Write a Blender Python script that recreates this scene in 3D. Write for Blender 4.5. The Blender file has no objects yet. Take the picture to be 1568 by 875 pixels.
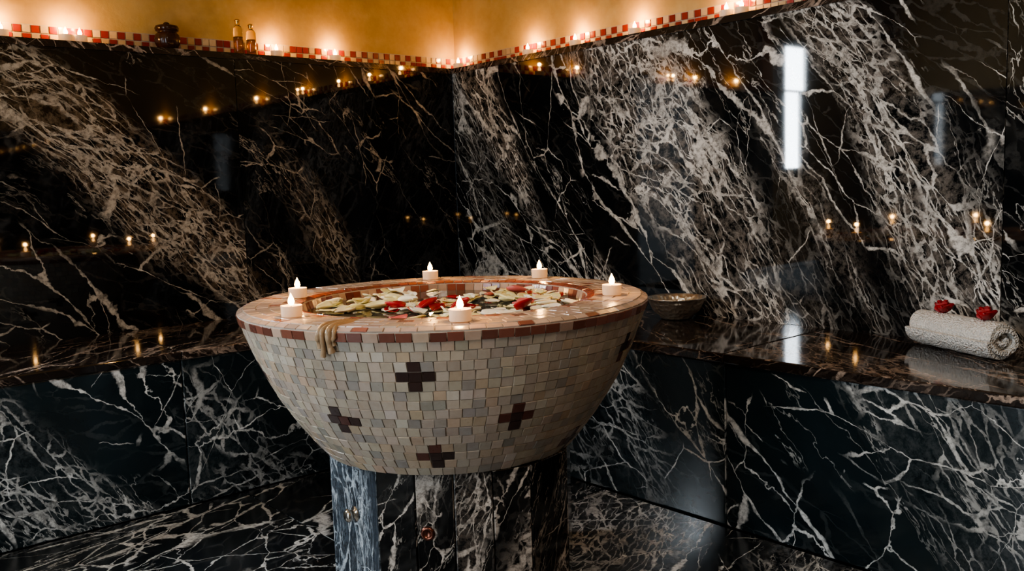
import bpy, bmesh, math, random
from mathutils import Vector, Matrix
random.seed(7)
R=random.random
sc=bpy.context.scene
try:
    sc.view_settings.look='AgX - Medium High Contrast'
except Exception as e: print(e)

# ---------------- room frame ----------------
C=Vector((-.227,3.968,0)); E1=Vector((-.757,-.654,0)).normalized(); E2=Vector((.654,-.757,0)).normalized()
UP=Vector((0,0,1))
def W(a,b,z=0): return C+E1*a+E2*b+UP*z
BENCH=.463; TOP=1.414; CEIL=2.5; LB=.55; RB=.51; AMAX=3.6; BMAX=4.2; LED=.075
BC=Vector((-.152,2.04,0)); RIM=.666; BOT=.343

# ---------------- node helpers ----------------
class NT:
    def __init__(s,name):
        s.m=bpy.data.materials.new(name); s.m.use_nodes=True
        s.t=s.m.node_tree; s.b=s.t.nodes['Principled BSDF']
    def n(s,typ,**kw):
        nd=s.t.nodes.new(typ)
        for k,v in kw.items():
            if k.startswith('_'): setattr(nd,k[1:],v)
        return nd
    def link(s,a,b): s.t.links.new(a,b)
    def set(s,sock,v):
        if isinstance(v,bpy.types.NodeSocket): s.link(v,sock)
        elif isinstance(v,(tuple,list)) and len(v)==3 and sock.type=='RGBA': sock.default_value=(*v,1)
        else: sock.default_value=v
    def math(s,op,a,b=0.0,c=0.0,clamp=False):
        nd=s.n('ShaderNodeMath',_operation=op,_use_clamp=clamp)
        s.set(nd.inputs[0],a); s.set(nd.inputs[1],b); s.set(nd.inputs[2],c); return nd.outputs[0]
    def vmath(s,op,a,b=(0,0,0)):
        nd=s.n('ShaderNodeVectorMath',_operation=op)
        s.set(nd.inputs[0],a)
        if op=='SCALE': s.set(nd.inputs['Scale'],b)
        else: s.set(nd.inputs[1],b)
        return nd.outputs[0]
    def noise(s,v,scale,detail=2,rough=.5,off=None,col=False):
        if off is not None: v=s.vmath('ADD',v,(off,off*.7,off*1.3))
        nd=s.n('ShaderNodeTexNoise'); s.set(nd.inputs['Vector'],v)
        nd.inputs['Scale'].default_value=scale; nd.inputs['Detail'].default_value=detail; nd.inputs['Roughness'].default_value=rough
        return nd.outputs['Color'] if col else nd.outputs['Fac']
    def mr(s,v,a,b,c,d,smooth=False):
        nd=s.n('ShaderNodeMapRange')
        if smooth: nd.interpolation_type='SMOOTHSTEP'
        for i,x in enumerate((v,a,b,c,d)): s.set(nd.inputs[i],x)
        return nd.outputs[0]
    def mix(s,f,a,b,mode='MIX'):
        nd=s.n('ShaderNodeMix',_data_type='RGBA',_blend_type=mode)
        s.set(nd.inputs[0],f); s.set(nd.inputs[6],a); s.set(nd.inputs[7],b); return nd.outputs[2]
    def mapping(s,v,rot=0,scale=(1,1,1)):
        nd=s.n('ShaderNodeMapping'); s.set(nd.inputs['Vector'],v)
        nd.inputs['Rotation'].default_value=(0,0,rot); nd.inputs['Scale'].default_value=scale; return nd.outputs[0]
    def bump(s,h,strength=.3,dist=.002):
        nd=s.n('ShaderNodeBump'); nd.inputs['Strength'].default_value=strength; nd.inputs['Distance'].default_value=dist
        s.set(nd.inputs['Height'],h); s.link(nd.outputs[0],s.b.inputs['Normal'])

def marble(name,base,vein,ang,scale=1.0,dens=0.0,rough=.05,dense=(.10,.085,.07),fine=1.0,seed=0.0,big=1.0,zonec=.52,spread=.38,stretch=.19):
    k=NT(name)
    uv=k.n('ShaderNodeUVMap').outputs[0]
    p=k.vmath('ADD',uv,(seed,seed*.37,seed*.11))
    def warp(v,s_,d,amp):
        return k.vmath('ADD',v,k.vmath('SCALE',k.vmath('SUBTRACT',k.noise(p,s_*scale,d,.55,col=True),(.5,.5,.5)),amp/scale))
    p1=warp(warp(warp(p,.9,0,.36),5.5,1,.045),26,4,.022)
    def aniso(a,st): return k.mapping(k.mapping(p1,rot=-a),scale=(st,1,1))
    q=aniso(ang,stretch); q2=aniso(ang+spread,stretch*1.5); q3=aniso(ang-spread*1.5,stretch*2.2)
    def vor(v,s_):
        nd=k.n('ShaderNodeTexVoronoi',_feature='DISTANCE_TO_EDGE'); k.set(nd.inputs['Vector'],v); nd.inputs['Scale'].default_value=s_*scale
        return nd.outputs['Distance']
    def veins(v,s_,w,wn,off,lo,m0=.46,m1=.53,ms=3.0):
        wd=k.mr(k.noise(p1,wn*scale,4,.65,off=off),lo,.74,w*.07,w)
        x=k.mr(vor(v,s_),k.math('MULTIPLY',wd,.45),wd,1,0,True)
        return k.math('MULTIPLY',x,k.mr(k.noise(v,ms*scale,2,.5,off=off+3.3),m0-dens,m1-dens,0,1,True))
    zone=k.mr(k.noise(q,1.9*scale,2,.5,off=5.3),zonec-.02-dens,zonec+.09-dens,0,1,True)
    A=veins(q,7,.115*big,7,11.1,.44,.48,.53)
    A2=veins(q2,10,.065*big,9,23.,.42,.50,.54,4)
    A3=veins(q3,6,.022,7,29.,.40,.50,.53,4)
    B=k.math('MULTIPLY',veins(q2,20,.15,14,31.,.40,.42,.48,6),k.mr(zone,0,1,.04,1))
    Cc=k.math('MULTIPLY',k.math('MULTIPLY',veins(q,40,.20,22,43.,.38,.40,.48,9),zone),.95*fine)
    nz=k.noise(q,7*scale,5,.62,off=53.)
    D=k.mr(k.math('ABSOLUTE',k.math('SUBTRACT',nz,.5)),.001,.008,1,0,True)
    D=k.math('MULTIPLY',k.math('MULTIPLY',D,k.mr(k.noise(q2,3.*scale,2,.5,off=57.),.48-dens,.58-dens,0,1,True)),.8*fine)
    f=k.math('MAXIMUM',k.math('MAXIMUM',k.math('MAXIMUM',A,A2),A3),k.math('MAXIMUM',B,k.math('MAXIMUM',Cc,D)))
    f=k.math('MULTIPLY',f,k.mr(k.noise(p,55*scale,4,.75),.38,.56,.35,1))
    b2=k.mix(k.mr(k.noise(p1,5*scale,5,.6,off=3.),.3,.75,0,1),base,tuple(min(1,c*1.9+.002) for c in base))
    b3=k.mix(k.math('MULTIPLY',zone,k.mr(k.noise(p1,34*scale,6,.8,off=61.),.44,.60,.0,.95*fine)),b2,dense)
    v2=k.mix(k.mr(k.noise(p1,6*scale,3,.6,off=71.),.35,.7,0,1),vein,tuple(c*.55 for c in vein))
    col=k.mix(f,b3,v2)
    k.link(col,k.b.inputs['Base Color'])
    k.set(k.b.inputs['Roughness'],k.mr(k.noise(p,3,3,.5),.3,.7,rough*.7,rough*1.4))
    k.b.inputs['Specular IOR Level'].default_value=.5
    return k.m

def plain(name,col,rough=.5,metal=0,emis=None,es=0,trans=0,ior=1.45,bump=None,sss=0):
    k=NT(name)
    tc=k.n('ShaderNodeTexCoord').outputs['Object']
    c=k.mix(k.mr(k.noise(tc,(bump[0] if bump else 30),4,.6),.35,.7,0,1),col,tuple(x*.8 for x in col))
    k.link(c,k.b.inputs['Base Color'])
    k.b.inputs['Roughness'].default_value=rough; k.b.inputs['Metallic'].default_value=metal
    k.b.inputs['Transmission Weight'].default_value=trans; k.b.inputs['IOR'].default_value=ior
    if emis: k.set(k.b.inputs['Emission Color'],emis); k.b.inputs['Emission Strength'].default_value=es
    if bump: k.bump(k.noise(tc,bump[0],4,.6),bump[1],bump[2])
    if sss: k.b.inputs['Subsurface Weight'].default_value=sss; k.b.inputs['Subsurface Radius'].default_value=(.02,.01,.005)
    return k.m

def tilemat(name,rough=.2,bumps=.15):
    k=NT(name)
    at=k.n('ShaderNodeAttribute'); at.attribute_name='Col'
    tc=k.n('ShaderNodeTexCoord').outputs['Object']
    nz=k.noise(tc,55,5,.65)
    c=k.mix(k.mr(nz,.35,.7,0,.38),at.outputs['Color'],k.mix(1,at.outputs['Color'],(.72,.62,.52),'MULTIPLY'))
    k.link(c,k.b.inputs['Base Color'])
    k.set(k.b.inputs['Roughness'],k.mr(nz,.3,.7,rough*.7,rough*1.7))
    k.bump(k.noise(tc,40,3,.5),bumps,.003)
    return k.m

M={}
rad_=math.radians
M['wl']=marble('marble_wall_left',(.0022,.0022,.0024),(.56,.485,.40),rad_(-38),1.1,-.003,.028,(.13,.095,.065),1.0,0,.8,zonec=.50)  # vein colour browned and dimmed to carry the warm, low light on this wall
M['wl2']=marble('marble_wall_corner',(.0022,.0022,.0024),(.50,.43,.35),rad_(-48),1.15,-.030,.028,(.10,.075,.05),.9,5.2,.7,zonec=.50)  # same warm, dim light tinted into the veins; sparser veining for the corner slab
M['wr']=marble('marble_wall_right',(.0026,.0034,.0042),(.82,.79,.74),rad_(-60),1.1,-.006,.034,(.18,.16,.14),1.0,2.9,.95,zonec=.50)
M['face']=marble('marble_bench_face',(.0055,.011,.0135),(.84,.84,.82),rad_(-52),.9,-.03,.12,(.07,.08,.085),.7,9.1,.7,spread=.8,stretch=.26)
M['top']=marble('marble_bench_top',(.011,.0075,.006),(.48,.37,.30),rad_(25),1.3,-.008,.07,(.07,.05,.04),.8,13.7,.9)
M['floor']=marble('marble_floor',(.005,.007,.009),(.84,.84,.82),rad_(20),1.2,.0,.20,(.11,.11,.11),.9,21.3,1.2)
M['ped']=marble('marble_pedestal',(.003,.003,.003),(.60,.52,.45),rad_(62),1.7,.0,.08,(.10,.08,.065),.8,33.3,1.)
M['ped_lit']=marble('marble_pedestal_lit_side',(.020,.025,.032),(.62,.66,.70),rad_(80),1.5,.0,.14,(.10,.12,.14),.8,37.3,.9)  # paler bluish base puts the cool reflected light into the panel's colour
M['core']=plain('dark_mortar',(.012,.010,.009),.8)
M['tile']=tilemat('mosaic_tile',.33,.15)
M['tileg']=tilemat('mosaic_tile_glossy',.14,.25)
M['grout']=plain('grout',(.40,.34,.28),.85,bump=(120,.4,.002))

# plaster
k=NT('ochre_plaster'); tc=k.n('ShaderNodeTexCoord').outputs['Object']
n1=k.noise(tc,2.2,6,.65); n2=k.noise(tc,14,6,.6)
c=k.mix(k.mr(n1,.3,.7,0,1),(.52,.34,.12),(.32,.19,.06)); c=k.mix(k.mr(n2,.4,.7,0,.35),c,(.60,.43,.20))
k.link(c,k.b.inputs['Base Color']); k.b.inputs['Roughness'].default_value=.55; k.bump(n2,.25,.01)
M['plaster']=k.m

# ---------------- mesh helpers ----------------
def link(o): sc.collection.objects.link(o); return o
def meshobj(name,bm,mats,smooth=False,parent=None):
    me=bpy.data.meshes.new(name); bm.to_mesh(me); bm.free()
    for m in mats: me.materials.append(m)
    if smooth:
        for p in me.polygons: p.use_smooth=True
    o=bpy.data.objects.new(name,me); link(o)
    if parent: o.parent=parent
    return o
def newbm():
    bm=bmesh.new(); bm.loops.layers.uv.new('UVMap'); return bm
def slab(bm,o,a,b,c,mi=0,off=None):
    """box: origin o, edge vectors a,b,c"""
    uvl=bm.loops.layers.uv.verify()
    if off is None: off=(R()*20,R()*20)
    an,bn,cn=a.normalized(),b.normalized(),c.normalized()
    v={}
    for i in (0,1):
        for j in (0,1):
            for l in (0,1): v[i,j,l]=bm.verts.new(o+a*i+b*j+c*l)
    quads=[(((0,0,0),(1,0,0),(1,1,0),(0,1,0)),0),(((0,0,1),(1,0,1),(1,1,1),(0,1,1)),0),
           (((0,0,0),(1,0,0),(1,0,1),(0,0,1)),1),(((0,1,0),(1,1,0),(1,1,1),(0,1,1)),1),
           (((0,0,0),(0,1,0),(0,1,1),(0,0,1)),2),(((1,0,0),(1,1,0),(1,1,1),(1,0,1)),2)]
    fs=[]
    for q,t in quads:
        f=bm.faces.new([v[x] for x in q]); f.material_index=mi; fs.append(f)
        for lp in f.loops:
            d=lp.vert.co-o
            u=(d.dot(an),d.dot(bn)) if t==0 else ((d.dot(an),d.dot(cn)) if t==1 else (d.dot(cn),d.dot(bn)))
            lp[uvl].uv=(u[0]+off[0],u[1]+off[1])
    bmesh.ops.recalc_face_normals(bm,faces=fs)
def bevel(o,w=.002,seg=2):
    m=o.modifiers.new('bevel','BEVEL'); m.width=w; m.segments=seg; m.limit_method='ANGLE'
def lathe(bm,prof,n,mi=0,centre=Vector((0,0,0)),closed=False,smooth=True):
    rings=[]
    for r,z in prof:
        if r<1e-6: rings.append([bm.verts.new(centre+Vector((0,0,z)))])
        else: rings.append([bm.verts.new(centre+Vector((r*math.cos(2*math.pi*i/n),r*math.sin(2*math.pi*i/n),z))) for i in range(n)])
    for A,B in zip(rings,rings[1:]):
        for i in range(n):
            j=(i+1)%n
            if len(A)==1 and len(B)==1: continue
            if len(A)==1: f=bm.faces.new((A[0],B[j],B[i]))
            elif len(B)==1: f=bm.faces.new((A[i],A[j],B[0]))
            else: f=bm.faces.new((A[i],A[j],B[j],B[i]))
            f.material_index=mi; f.smooth=smooth
def empty(name,loc=(0,0,0)):
    e=bpy.data.objects.new(name,None); e.location=loc; e.empty_display_size=.1; return link(e)
def tile(bm,cl,pts,nrm,h,inset,color,mi=0):
    cen=sum(pts,Vector())/4
    lo=[bm.verts.new(p) for p in pts]
    hi=[bm.verts.new(p+(cen-p)*inset+nrm*h) for p in pts]
    fs=[bm.faces.new(hi)]
    for i in range(4):
        j=(i+1)%4; fs.append(bm.faces.new((lo[i],lo[j],hi[j],hi[i])))
    for f in fs:
        f.material_index=mi
        for lp in f.loops: lp[cl]=(*color,1)
    return fs
def jit(c,a=.12):
    s=1+(R()-.5)*2*a; return tuple(max(0,x*s*(1+(R()-.5)*.06)) for x in c)

G=.0012
# ---------------- walls ----------------
# left wall (plane b=0)
bm=newbm()
cuts=[0,.98,1.93,2.42]
for i in range(3):
    a0,a1=cuts[i]+G,cuts[i+1]-G
    # u runs toward the corner so vein direction reads the same on both walls
    slab(bm,W(a1,-.02,BENCH-.03),-E1*(a1-a0),UP*(TOP-BENCH+.03-.022),E2*.02,4 if i==0 else 0,(2.0+i*3.1,1.3+i*1.7))
slab(bm,W(0,-LED,0),E1*2.42,UP*(TOP-.022),E2*(LED-.02),1)
slab(bm,W(-LED,-LED,TOP-.022),E1*(2.42+LED),UP*.022,E2*(LED+.006),2,(3,8))
slab(bm,W(2.42,-LED,0),E1*(AMAX-2.42),UP*CEIL,E2*LED,3,(11,4))
slab(bm,W(-LED,-LED-.05,TOP-.02),E1*(2.42+LED),UP*(CEIL-TOP+.02),E2*.05,3)
o=meshobj('wall_left',bm,[M['wl'],M['core'],M['top'],M['plaster'],M['wl2']])
# right wall (plane a=0)
bm=newbm()
cuts=[0,.813,2.235,3.3,BMAX]
for i in range(4):
    b0,b1=cuts[i]+G,cuts[i+1]-G
    slab(bm,W(-.02,b0,BENCH-.03),E2*(b1-b0),UP*(TOP-BENCH+.03-.022),E1*.02,0,(5.0+i*2.3,6.3+i*2.9))
slab(bm,W(-LED,0,0),E2*BMAX,UP*(TOP-.022),E1*(LED-.02),1)
slab(bm,W(-LED,.006,TOP-.022),E2*(BMAX-.006),UP*.022,E1*(LED+.006),2,(7,2))
slab(bm,W(-LED-.05,-LED,TOP-.02),E2*(BMAX+LED),UP*(CEIL-TOP+.02),E1*.05,3)
o=meshobj('wall_right',bm,[M['wr'],M['core'],M['top'],M['plaster']])
bm=newbm()
slab(bm,W(AMAX,-.1,0),E2*(BMAX+.1),UP*TOP,E1*.1,0); slab(bm,W(AMAX,-.1,TOP),E2*(BMAX+.1),UP*(CEIL-TOP),E1*.1,1)
meshobj('wall_rear',bm,[M['wl'],M['plaster']])
bm=newbm()
slab(bm,W(-.1,BMAX,0),E1*(AMAX+.2),UP*TOP,E2*.1,0); slab(bm,W(-.1,BMAX,TOP),E1*(AMAX+.2),UP*(CEIL-TOP),E2*.1,1)
meshobj('wall_side',bm,[M['wr'],M['plaster']])
bm=newbm(); slab(bm,W(-.15,-.15,CEIL),E1*(AMAX+.25),E2*(BMAX+.25),UP*.08,0); meshobj('ceiling',bm,[M['plaster']])
bm=newbm()
fs=.78
slab(bm,W(-.1,-.1,-.1),E1*(AMAX+.2),E2*(BMAX+.2),UP*.07,1)
a0=RB
while a0<AMAX:
    b0=LB
    while b0<BMAX:
        wa=min(fs,AMAX-a0); wb=min(fs,BMAX-b0)
        slab(bm,W(a0+G,b0+G,-.03),E1*(wa-2*G),E2*(wb-2*G),UP*.03,0)
        b0+=fs
    a0+=fs
meshobj('floor',bm,[M['floor'],M['core']])

# mosaic trims on plaster wall above ledge
def trim(name,p0,d,L,nrm):
    bm=newbm(); cl=bm.loops.layers.float_color.new('Col')
    s=.0265; n=int(L/s)
    for i in range(n):
        for j in range(2):
            q=p0+d*(i*s)+UP*(j*s+.001); g=.0014
            pts=[q+d*g+UP*g,q+d*(s-g)+UP*g,q+d*(s-g)+UP*(s-g),q+d*g+UP*(s-g)]
            red=(i+j)%2==0
            if R()<.06: red=not red
            tile(bm,cl,pts,nrm,.005,.06,jit((.24,.025,.015) if red else (.52,.38,.24),.2))
    bmesh.ops.recalc_face_normals(bm,faces=bm.faces)
    slab(bm,p0+nrm*-.001,d*L,UP*(2*s+.002),nrm*.003,1)
    return meshobj(name,bm,[M['tileg'],M['grout']])
trim('trim_1',W(-LED,-LED+.001,TOP),E1,2.42+LED,E2)
trim('trim_2',W(-LED+.001,-LED+.008,TOP),E2,BMAX+LED-.01,E1)

# ---------------- benches ----------------
bm=newbm()
cuts=[RB,1.45,2.45,AMAX]
T=.026
for i in range(3):
    a0,a1=cuts[i]+G,cuts[i+1]-G
    slab(bm,W(a1,LB-.03,0),-E1*(a1-a0),UP*(BENCH-T),E2*.02,0,(1+i*2.2,3+i))
    slab(bm,W(a0 if i else .001,.001,BENCH-T),E1*(a1-(a0 if i else 0.001)),E2*(LB-.001),UP*T,1)
slab(bm,W(.001,.001,0),E1*(AMAX-.002),E2*(LB-.03),UP*(BENCH-T),2)
o=meshobj('bench_left',bm,[M['face'],M['top'],M['core']]); bevel(o,.004,3)
bm=newbm()
cuts=[LB+.002,1.758,2.95,BMAX]
for i in range(3):
    b0,b1=cuts[i]+G,cuts[i+1]-G
    slab(bm,W(RB-.03,b0,0),E2*(b1-b0),UP*(BENCH-T),E1*.02,0,(6.4+i*2.7,5+i*1.9))
    slab(bm,W(.001,b0,BENCH-T),E2*(b1-b0),E1*(RB-.001),UP*T,1)
slab(bm,W(.001,LB+.002,0),E2*(BMAX-LB-.003),E1*(RB-.03),UP*(BENCH-T),2)
o=meshobj('bench_right',bm,[M['face'],M['top'],M['core']]); bevel(o,.004,3)

# ---------------- window (left wall, beyond frame) ----------------
win=empty('window_1',W(2.625,0,1.32))
bm=newbm()
a0,a1,z0,z1=2.51,2.735,.96,1.69
slab(bm,W(a0,.004,z0),E1*(a1-a0),UP*(z1-z0),E2*.004,0)
k=NT('frosted_daylight_glass'); k.b.inputs['Base Color'].default_value=(.8,.85,.9,1)
tc=k.n('ShaderNodeTexCoord').outputs['Object']
k.set(k.b.inputs['Emission Color'],k.mix(k.noise(tc,6,2),(.78,.90,1.0),(.86,.94,1.0))); k.b.inputs['Emission Strength'].default_value=120
M['pane']=k.m
M['frame']=plain('painted_frame',(.25,.25,.25),.4)
for (aa,zz,da,dz) in ((a0-.04,z0-.04,.04,z1-z0+.08),(a1,z0-.04,.04,z1-z0+.08),(a0,z0-.04,a1-a0,.04),(a0,z1,a1-a0,.04),(a0,1.42,a1-a0,.012),(a1-.055,z0,.055,.46)):
    slab(bm,W(aa,.0005,zz),E1*da,UP*dz,E2*.03,1)
o=meshobj('glazed_pane',bm,[M['pane'],M['frame']]); o.parent=win; o.matrix_parent_inverse=Matrix.Translation(-win.location)
# added cool fill light on the rear wall: glowing framed panel, out of view
DB=1.48; DW=.62
fill_panel=empty('fill_panel_1',W(AMAX,DB+DW/2,0))
bm=newbm()
k=NT('fill_panel_glow'); k.b.inputs['Base Color'].default_value=(.8,.85,.9,1)
tc=k.n('ShaderNodeTexCoord').outputs['Object']
k.set(k.b.inputs['Emission Color'],k.mix(k.noise(tc,3,2),(.72,.87,1.0),(.82,.93,1.0))); k.b.inputs['Emission Strength'].default_value=9
slab(bm,W(AMAX-.010,DB,.06),E2*DW,UP*1.98,E1*.004,0)
for (bb,zz,db,dz) in ((-.08,.001,.08,2.14),(DW,.001,.08,2.14),(0,2.04,DW,.10),(0,.001,DW,.06),(0,1.0,DW,.04)):
    slab(bm,W(AMAX-.04,DB+bb,zz),E2*db,UP*dz,E1*.039,1)
o=meshobj('fill_panel_mesh',bm,[k.m,M['frame']]); o.parent=fill_panel; o.matrix_parent_inverse=Matrix.Translation(-fill_panel.location)

# ceiling lantern (soft light over the camera side)
lam=empty('ceiling_lamp',(.25,.35,CEIL))
bm=newbm(); lathe(bm,[(0,-.10),(.10,-.095),(.17,-.07),(.20,-.02),(.20,0),(0,0)],32)
o=meshobj('glass_shade',bm,[plain('opal_glass',(.8,.75,.65),.3,emis=(1,.86,.70),es=3)],parent=lam)
ld=bpy.data.lights.new('lamp_light','AREA'); ld.shape='DISK'; ld.size=.5; ld.energy=21; ld.color=(1,.90,.80)
lo=bpy.data.objects.new('lamp_light',ld); link(lo); lo.parent=lam; lo.location=(0,0,-.13)

# ---------------- mosaic basin ----------------
basin=empty('mosaic_basin',(BC.x,BC.y,0))
def child(o):
    o.parent=basin; return o
# local coordinates, angle th measured from the camera-facing side (-Y), + = right
def pol(r,th,z): return Vector((r*math.sin(th),-r*math.cos(th),z))
CREAM=(.44,.365,.29); DARK=(.040,.020,.016); RED=(.10,.035,.025)
H=RIM-.024-BOT
def prof(t):  # t 0 bottom..1 top
    r=.280+(.447-.280)*t+.021*math.sin(math.pi*t**.9); return r,BOT+H*t
bm=newbm(); cl=bm.loops.layers.float_color.new('Col')
NR=15
cross=[(-4,.74),(24,.46),(-29,.43),(-1,.155),(-68,.66),(64,.76),(60,.10),(110,.5),(160,.7),(-120,.4),(-160,.72),(-95,.2)]
cross=[(math.radians(t),int(h*NR)) for t,h in cross]
for i in range(NR):
    r0,z0=prof(i/NR); r1,z1=prof((i+1)/NR); rm=(r0+r1)/2
    n=round(2*math.pi*rm/.0243); ph=R()
    for tc_,rc in cross[:4]:
        if abs(i-rc)<=1 and tc_!=cross[2][0]: ph=((tc_%(2*math.pi))*n/(2*math.pi)-.5+(R()-.5)*.15)%1.0
    marks={}
    for tc_,rc in cross:
        if abs(i-rc)<=1:
            k0=round((tc_%(2*math.pi))*n/(2*math.pi)-.5-ph)%n
            for dk in ((-1,0,1) if i==rc else (0,)): marks[(k0+dk)%n]=1
    for j in range(n):
        ta=2*math.pi*(j+ph)/n; tb=2*math.pi*(j+1+ph)/n
        g=.0005/rm; ja=(R()-.5)*.0018/rm; jb=(R()-.5)*.0018/rm; jz=(R()-.5)*.0010
        m=.03
        ra,za=r0+(r1-r0)*m,z0+(z1-z0)*m; rb,zb=r1-(r1-r0)*m,z1-(z1-z0)*m
        pts=[pol(ra,ta+g+ja,za+jz),pol(ra,tb-g+ja,za+jz),pol(rb,tb-g+jb,zb+jz),pol(rb,ta+g+jb,zb+jz)]
        nrm=(pts[1]-pts[0]).cross(pts[3]-pts[0]).normalized()
        col=jit(CREAM,.15)
        q=R()
        if q<.16: col=jit((.33,.29,.25),.1)
        elif q<.26: col=jit((.45,.34,.245),.1)
        elif q<.32: col=jit((.54,.47,.39),.08)
        if j in marks: col=jit(DARK if R()<.7 else RED,.3)
        tile(bm,cl,pts,nrm,.0014+R()*.0012,.035,col)
def ring(r0,z0,r1,z1,n,colf,h=.0022,gap=.0007,jt=.001):
    ph=R()
    for j in range(n):
        ta=2*math.pi*(j+ph)/n; tb=2*math.pi*(j+1+ph)/n; rm=(r0+r1)/2; g=gap/rm
        dz=(R()-.5)*jt
        L=math.hypot(r1-r0,z1-z0); m=gap/L
        ra,za=r0+(r1-r0)*m,z0+(z1-z0)*m; rb,zb=r1-(r1-r0)*m,z1-(z1-z0)*m
        pts=[pol(ra,ta+g,za+dz),pol(ra,tb-g,za+dz),pol(rb,tb-g,zb+dz),pol(rb,ta+g,zb+dz)]
        nrm=(pts[1]-pts[0]).cross(pts[3]-pts[0]).normalized()
        tile(bm,cl,pts,nrm,h,.05,colf(j),1)
redc=lambda j: jit((.17,.062,.042),.3) if R()<.88 else jit((.42,.30,.23),.2)
ring(.449,RIM-.026,.453,RIM-.008,92,redc)
ring(.453,RIM-.007,.440,RIM-.001,92,lambda j: jit((.48,.36,.29),.2) if R()<.8 else jit((.3,.12,.08),.3))
topc=lambda j: jit((.55,.43,.35),.12) if R()<.93 else jit((.36,.19,.14),.25)
ring(.440,RIM,.413,RIM,84,topc); ring(.413,RIM,.386,RIM,80,topc); ring(.386,RIM,.360,RIM,76,topc)
ring(.360,RIM,.338,RIM,72,lambda j: jit((.52,.40,.32),.15) if j%3 else jit((.34,.17,.12),.3))
ring(.338,RIM,.320,RIM-.004,86,lambda j: jit((.24,.07,.05),.3))
ring(.320,RIM-.005,.312,RIM-.034,84,lambda j: jit((.45,.30,.22),.2) if (j//2)%2 else jit((.22,.06,.04),.3))
bmesh.ops.recalc_face_normals(bm,faces=bm.faces)
child(meshobj('mosaic_tiles',bm,[M['tile'],M['tileg']]))
bm=newbm()
P=[(0,BOT),(.26,BOT)]+[(prof(i/12)[0],prof(i/12)[1]) for i in range(13)]+[(.4505,RIM-.022),(.453,RIM-.008),(.440,RIM),(.338,RIM),(.320,RIM-.004),(.311,RIM-.038),(.29,RIM-.09),(.20,RIM-.17),(0,RIM-.19)]
lathe(bm,P,128); bmesh.ops.recalc_face_normals(bm,faces=bm.faces)
child(meshobj('grout_shell',bm,[M['grout']]))
# water
ZW=RIM-.022
bm=newbm(); lathe(bm,[(0,ZW),(.15,ZW),(.3125,ZW)],64)
k=NT('basin_water'); k.b.inputs['Roughness'].default_value=.04; k.b.inputs['IOR'].default_value=1.33
tc=k.n('ShaderNodeTexCoord').outputs['Object']; k.bump(k.noise(tc,14,2,.5),.25,.006)
k.link(k.mix(k.noise(tc,5,3),(.04,.045,.038),(.10,.09,.065)),k.b.inputs['Base Color'])
child(meshobj('water_surface',bm,[k.m],True))
# pedestal
pp=[(-.278,-.02),(-.145,-.205),(-.060,-.245),(.020,-.262),(.100,-.260),(.178,-.232),(.258,-.13),(.275,.03),(.22,.19),(.05,.262),(-.12,.245),(-.245,.13)]
pp=[Vector((x,y,0)) for x,y in pp]
bm=newbm()
for i in range(len(pp)):
    p,q=pp[i],pp[(i+1)%len(pp)]; d=(q-p); L=d.length; d.normalize(); inn=Vector((-d.y,d.x,0))
    if inn.dot(-(p+q)/2)<0: inn=-inn
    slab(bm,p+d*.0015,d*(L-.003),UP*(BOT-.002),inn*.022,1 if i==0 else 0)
bv=[bm.verts.new(p*.955) for p in pp]; tv=[bm.verts.new(p*.955+UP*(BOT-.001)) for p in pp]
for i in range(len(pp)):
    j=(i+1)%len(pp); f=bm.faces.new((bv[i],bv[j],tv[j],tv[i])); f.material_index=2
f=bm.faces.new(tv); f.material_index=2
o=child(meshobj('pedestal',bm,[M['ped'],M['ped_lit'],M['core']])); bevel(o,.002,2)
# valve knobs
M['chrome']=plain('aged_chrome',(.55,.50,.44),.22,1,bump=(80,.2,.001))
M['red_brass']=plain('oxidised_copper',(.20,.08,.055),.3,1,bump=(80,.2,.001))
def knob(p,d,prof_,m):
    bm=newbm(); lathe(bm,prof_,24)
    o=meshobj('valve_knob',bm,[m],True); o.location=p; o.rotation_euler=d.to_track_quat('Z','Y').to_euler(); child(o)
def facept(i,t,z):
    p,q=pp[i],pp[i+1]; d=(q-p).normalized(); nrm=Vector((d.y,-d.x,0))
    if nrm.dot((p+q)/2)<0: nrm=-nrm
    return p+(q-p)*t+UP*z,nrm
knob(*facept(0,.55,.21),[(0,.0),(.017,0),(.017,.003),(.009,.005),(.009,.010),(.014,.014),(.015,.020),(.010,.025),(0,.026)],M['chrome'])
knob(*facept(2,.30,.21),[(0,.001),(.006,.001),(.008,.004),(.011,.006),(.014,.004),(.0155,0)],M['red_brass'])
# wax drip over lip
cu=bpy.data.curves.new('wax','CURVE'); cu.dimensions='3D'; cu.bevel_depth=.008; cu.bevel_resolution=4
for off,ln,rr in ((-26.2,.018,.8),(-25.2,.034,.7),(-24.0,.026,.9),(-22.8,.012,.6)):
    th=math.radians(off); sp=cu.splines.new('NURBS')
    L=[(.355,RIM+.000,.4),(.39,RIM+.001,.8),(.43,RIM+.002,.9),(.456,RIM-.003,.9),(.457,RIM-.02,.9),(.452,RIM-.012-ln*.7,.8),(.449,RIM-.02-ln,1.0)]
    sp.points.add(len(L)-1)
    for i,(r,z,w) in enumerate(L):
        v=pol(r,th+math.radians((R()-.5)*1.6),z); sp.points[i].co=(*v,1); sp.points[i].radius=w*rr
    sp.use_endpoint_u=True; sp.order_u=3
o=bpy.data.objects.new('wax_drip',cu); link(o); cu.materials.append(plain('amber_wax',(.36,.24,.14),.3,bump=(60,.6,.005))); child(o)

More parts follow.
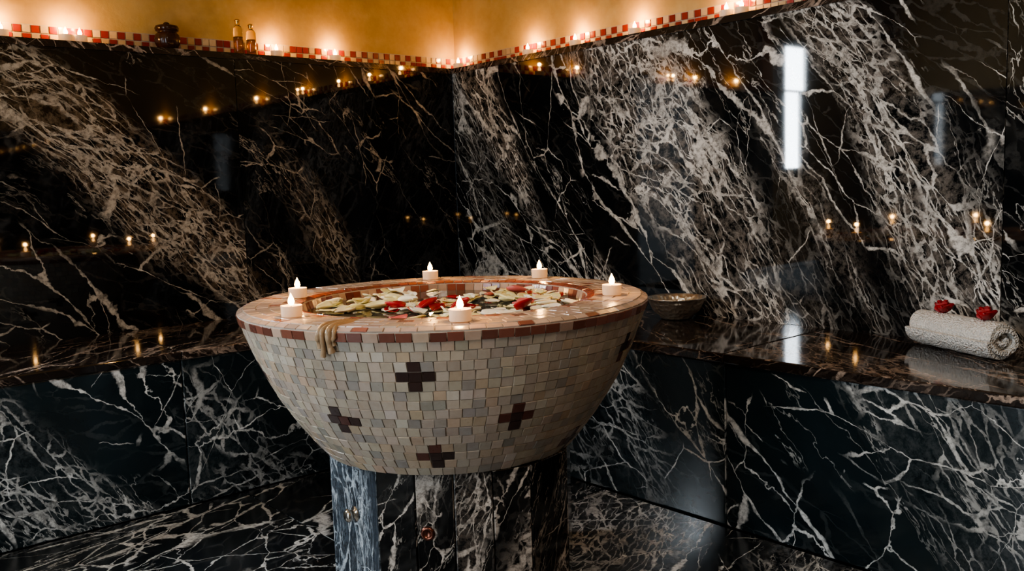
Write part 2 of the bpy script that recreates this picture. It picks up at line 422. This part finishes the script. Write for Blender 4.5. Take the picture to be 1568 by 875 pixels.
# ---------------- petals ----------------
def petal(bm,loc,size,yaw,tilt,roll,cup,mi,minz=None):
    n=6; g=[]
    M4=Matrix.Translation(loc)@Matrix.Rotation(yaw,4,'Z')@Matrix.Rotation(tilt,4,'X')@Matrix.Rotation(roll,4,'Y')
    ph=R()*6
    for i in range(n+1):
        v=i/n; w=.5*math.sin(math.pi*(.10+.84*v)**.8)**.7*.92+.02
        row=[]
        for j in range(n+1):
            u=j/n*2-1
            x=u*w*size; y=(v-.5)*size*1.1+(.06*size*(1-u*u) if i==n else 0)
            z=cup*size*(u*u*w*2+ (v-.45)**2*1.2)+.035*size*math.sin(u*5+ph+v*4)
            row.append(bm.verts.new(M4@Vector((x,y,z))))
        g.append(row)
    if minz is not None:
        mz=min(v.co.z for r_ in g for v in r_)
        if mz<minz:
            for r_ in g:
                for v in r_: v.co.z+=minz-mz
    for i in range(n):
        for j in range(n):
            f=bm.faces.new((g[i][j],g[i][j+1],g[i+1][j+1],g[i+1][j])); f.smooth=True; f.material_index=mi
def petalmat(name,c1,c2):
    k=NT(name); tc=k.n('ShaderNodeTexCoord').outputs['Object']
    k.link(k.mix(k.mr(k.noise(tc,22,3),.35,.65,0,1),c1,c2),k.b.inputs['Base Color']); k.b.inputs['Roughness'].default_value=.45
    k.b.inputs['Subsurface Weight'].default_value=.15; k.b.inputs['Subsurface Radius'].default_value=(.01,.006,.003)
    return k.m
M['pc']=petalmat('cream_petal',(.84,.78,.48),(.68,.62,.30)); M['pr']=petalmat('red_petal',(.42,.012,.018),(.22,.004,.008)); M['pw']=petalmat('white_petal',(.90,.88,.78),(.84,.80,.60)); M['pk']=petalmat('pink_petal',(.60,.16,.15),(.45,.09,.08))
bm=bmesh.new()
for i in range(165):
    for _ in range(30):
        th=R()*2*math.pi; r=.287*math.sqrt(R())
        d=math.sin(th*3+1.0)+math.cos(th*2+r*18)
        if d>-.35 or R()<.10: break
    z=ZW+.002+.007*R()
    mi=0 if R()<.45 else 2
    if i%15==4: mi=1
    if i%14==9: mi=3
    petal(bm,BC+pol(r,th,z),.026+.018*R(),R()*6.3,(R()-.5)*.34,(R()-.5)*.34,.10+.32*R()**2,mi,ZW+.0015)
for (th,r) in ((-15,.10),(20,.13),(48,.24)):
    petal(bm,BC+pol(r,math.radians(th),ZW+.016),.036,R()*6,.5,(R()-.5)*.5,.4,1,ZW+.002)
o=meshobj('rose_petals',bm,[M['pc'],M['pr'],M['pw'],M['pk']])
s=o.modifiers.new('s','SOLIDIFY'); s.thickness=.0007

# ---------------- tealights ----------------
M['cup']=plain('tealight_cup_glow',(.66,.55,.43),.35,bump=(30,.1,.001),emis=(1,.42,.14),es=.35)  # slight emission stands in for flame light showing through the cup
M['wax']=plain('tealight_wax_glow',(.85,.70,.50),.4,sss=.4,emis=(1,.45,.14),es=3)  # emission stands in for wax lit through by the flame
M['wick']=plain('wick',(.02,.015,.01),.9)
k=NT('candle_flame'); k.b.inputs['Base Color'].default_value=(0,0,0,1)
k.set(k.b.inputs['Emission Color'],(1,.50,.15)); k.b.inputs['Emission Strength'].default_value=30
M['flame']=k.m
def tealight(loc,energy,s=1.0,h=.022,fl=1.0):
    bm=bmesh.new()
    lathe(bm,[(0,0),(.019,0),(.0195,.001),(.0200,h-.001),(.0203,h),(.0193,h),(.0188,h-.004),(.0188,.004)],28,0)
    lathe(bm,[(.0189,h-.005),(.012,h-.006),(.003,h-.0055),(0,h-.005)],28,1)
    lathe(bm,[(.0008,h-.006),(.0008,h+.002),(0,h+.0022)],6,2)
    f0=h-.001
    lathe(bm,[(0,f0),(.0035*fl,f0+.002),(.0050*fl,f0+.006*fl),(.0042*fl,f0+.010*fl),(.0018*fl,f0+.015*fl),(0,f0+.019*fl)],12,3)
    for v in bm.verts: v.co*=s
    o=meshobj('tealight_candle',bm,[M['cup'],M['wax'],M['wick'],M['flame']]); o.location=loc
    l=bpy.data.lights.new('flame_light','POINT'); l.energy=energy; l.color=(1,.52,.16); l.shadow_soft_size=.007
    lo=bpy.data.objects.new('flame_light',l); link(lo); lo.parent=o; lo.location=(0,0,(f0+.030)*s)
for x,y in ((.056,-.398),(-.065,.376),(.225,.330),(.368,-.084),(-.345,.055),(-.283,-.266)):
    tealight(Vector((BC.x+x,BC.y+y,RIM+.0032)),.6,1.05,.021,1.3)
def led_l(a): return W(a,-.036,TOP)
def led_r(b): return W(-.036,b,TOP)
for a in (.545,.794,1.528,1.715,2.1): tealight(led_l(a),1.2,1.1,.022,1.3)
for b in (.0,.446,.709,1.001,1.383,1.44,1.95,2.7,3.5): tealight(led_r(b),1.2 if b!=1.44 else .4,1.1,.022,1.3)
tealight(led_l(1.485),.4,1.1,.022,1.3)

# ---------------- ledge objects ----------------
M['brown']=plain('brown_glazed_ceramic',(.035,.014,.008),.15,bump=(50,.3,.003))
bm=bmesh.new()
lathe(bm,[(0,0),(.030,0),(.036,.004),(.043,.018),(.045,.034),(.041,.050),(.034,.057),(.032,.060),(.040,.064),(.042,.074),(.038,.082),(.020,.086),(.010,.087),(.011,.092),(.006,.095),(0,.096)],40)
for v in bm.verts:
    th=math.atan2(v.co.y,v.co.x)
    if .005<v.co.z<.055:
        f=1+.045*math.cos(th*10)*math.sin(v.co.z/.055*math.pi); v.co.x*=f; v.co.y*=f
o=meshobj('lidded_jar',bm,[M['brown']]); o.location=W(1.205,-.024,TOP); o.scale=(.95,.95,.95)
k=NT('clear_glass'); k.b.inputs['Base Color'].default_value=(1,.88,.66,1); k.b.inputs['Roughness'].default_value=.03; k.b.inputs['Transmission Weight'].default_value=1
M['glass']=k.m; M['gold']=plain('gold_cap',(.75,.48,.16),.25,1); M['oil']=plain('amber_oil',(.75,.40,.08),.1,trans=.7)
for a,h in ((.945,.125),(.895,.112)):
    bm=bmesh.new()
    lathe(bm,[(0,0),(.016,0),(.0175,.003),(.0175,h*.72),(.012,h*.80),(.007,h*.83),(.007,h*.88)],24,0)
    lathe(bm,[(0,.004),(.0145,.004),(.0145,h*.5),(0,h*.5)],24,1)
    lathe(bm,[(.0085,h*.86),(.0085,h*.93),(.011,h*.96),(.007,h),(0,h*1.01)],20,2)
    o=meshobj('oil_bottle',bm,[M['glass'],M['oil'],M['gold']]); o.location=W(a,-.030,TOP)

# ---------------- metal bowl ----------------
k=NT('hammered_metal'); tc=k.n('ShaderNodeTexCoord').outputs['Object']
k.b.inputs['Metallic'].default_value=.9; k.b.inputs['Roughness'].default_value=.3
k.link(k.mix(k.noise(tc,20,3),(.80,.76,.69),(.50,.45,.39)),k.b.inputs['Base Color'])
vo=k.n('ShaderNodeTexVoronoi'); k.link(tc,vo.inputs['Vector']); vo.inputs['Scale'].default_value=75; k.bump(vo.outputs['Distance'],.8,.004)
bm=bmesh.new()
lathe(bm,[(0,0),(.045,0),(.052,.004),(.055,.010),(.075,.028),(.087,.052),(.092,.066),(.096,.068),(.096,.071),(.090,.070),(.084,.053),(.070,.028),(.045,.012),(0,.010)],56)
o=meshobj('metal_bowl',bm,[k.m]); o.location=Vector((.532,2.93,BENCH))

# ---------------- rolled towel ----------------
k=NT('terry_cloth'); tc=k.n('ShaderNodeTexCoord').outputs['Object']
k.link(k.mix(k.noise(tc,90,3,.7),(.88,.86,.82),(.72,.69,.64)),k.b.inputs['Base Color']); k.b.inputs['Roughness'].default_value=.95
vo=k.n('ShaderNodeTexVoronoi'); k.link(tc,vo.inputs['Vector']); vo.inputs['Scale'].default_value=200; k.bump(vo.outputs['Distance'],1.0,.006)
TL=.28; rad=.052
bm=bmesh.new(); turns=3.6; ns=110; nl=16
rows=[]
for i in range(ns+1):
    t=i/ns; ang=t*turns*2*math.pi+math.pi*.8; r=.006+(rad-.006-.005)*t
    row=[]
    for j in range(nl+1):
        y=(j/nl-.5)*TL; e=abs(j/nl-.5)*2
        rr=r*(1-.12*max(0,e-.75)*4*.5)*(1+.02*math.sin(j*1.7+ang))
        yy=y+ (.010*math.sin(ang*.5))*(1 if j in(0,nl) else .3)+(.012*(1-t))*(1 if y<0 else -1)
        row.append(bm.verts.new((rr*math.cos(ang)*1.06,yy,rr*math.sin(ang)*.96+rad*.98)))
    rows.append(row)
for i in range(ns):
    for j in range(nl):
        f=bm.faces.new((rows[i][j],rows[i+1][j],rows[i+1][j+1],rows[i][j+1])); f.smooth=True
zmin=min(v.co.z for v in bm.verts)
for v in bm.verts: v.co.z-=zmin-.006
TH=max(v.co.z for v in bm.verts)+.005
towel=meshobj('rolled_towel',bm,[k.m])
s=towel.modifiers.new('s','SOLIDIFY'); s.thickness=.0095; s.offset=0
b=towel.modifiers.new('b','BEVEL'); b.width=.003; b.segments=3; b.limit_method='ANGLE'
tp0=Vector((1.072,2.370,BENCH)); tp1=Vector((1.150,2.085,BENCH))
d=(tp1-tp0).normalized(); towel.location=(tp0+tp1)/2
towel.rotation_euler=(0,0,math.atan2(d.y,d.x)-math.pi/2)
def blossom(loc):
    bm=bmesh.new()
    for i in range(9):
        a=i*2.4; rr=.004+.0016*i
        petal(bm,Vector((rr*math.cos(a),rr*math.sin(a),.006+.010*(1-i/9))),.032,a-math.pi/2,.9-.07*i,0,.5,0)
    mz=min(v.co.z for v in bm.verts)
    for v in bm.verts: v.co.z-=mz
    o=meshobj('red_rose_blossom',bm,[M['pr']]); o.location=loc; s=o.modifiers.new('s','SOLIDIFY'); s.thickness=.0008
blossom(tp0+d*.085+UP*(TH-.0005)); blossom(tp0+d*.225+UP*(TH-.0005))

# ---------------- camera / world ----------------
cam=bpy.data.cameras.new('camera'); co=bpy.data.objects.new('camera',cam); link(co)
cam.sensor_width=36; cam.lens=36*1392/1568; cam.clip_start=.02
co.matrix_world=Matrix.Translation((0,0,.913))@Matrix.Rotation(math.radians(90-6.33),4,'X')@Matrix.Rotation(math.radians(-1.86),4,'Z')
sc.camera=co
w=bpy.data.worlds.new('world'); w.use_nodes=True; sc.world=w
w.node_tree.nodes['Background'].inputs[0].default_value=(.5,.6,.7,1); w.node_tree.nodes['Background'].inputs[1].default_value=.05
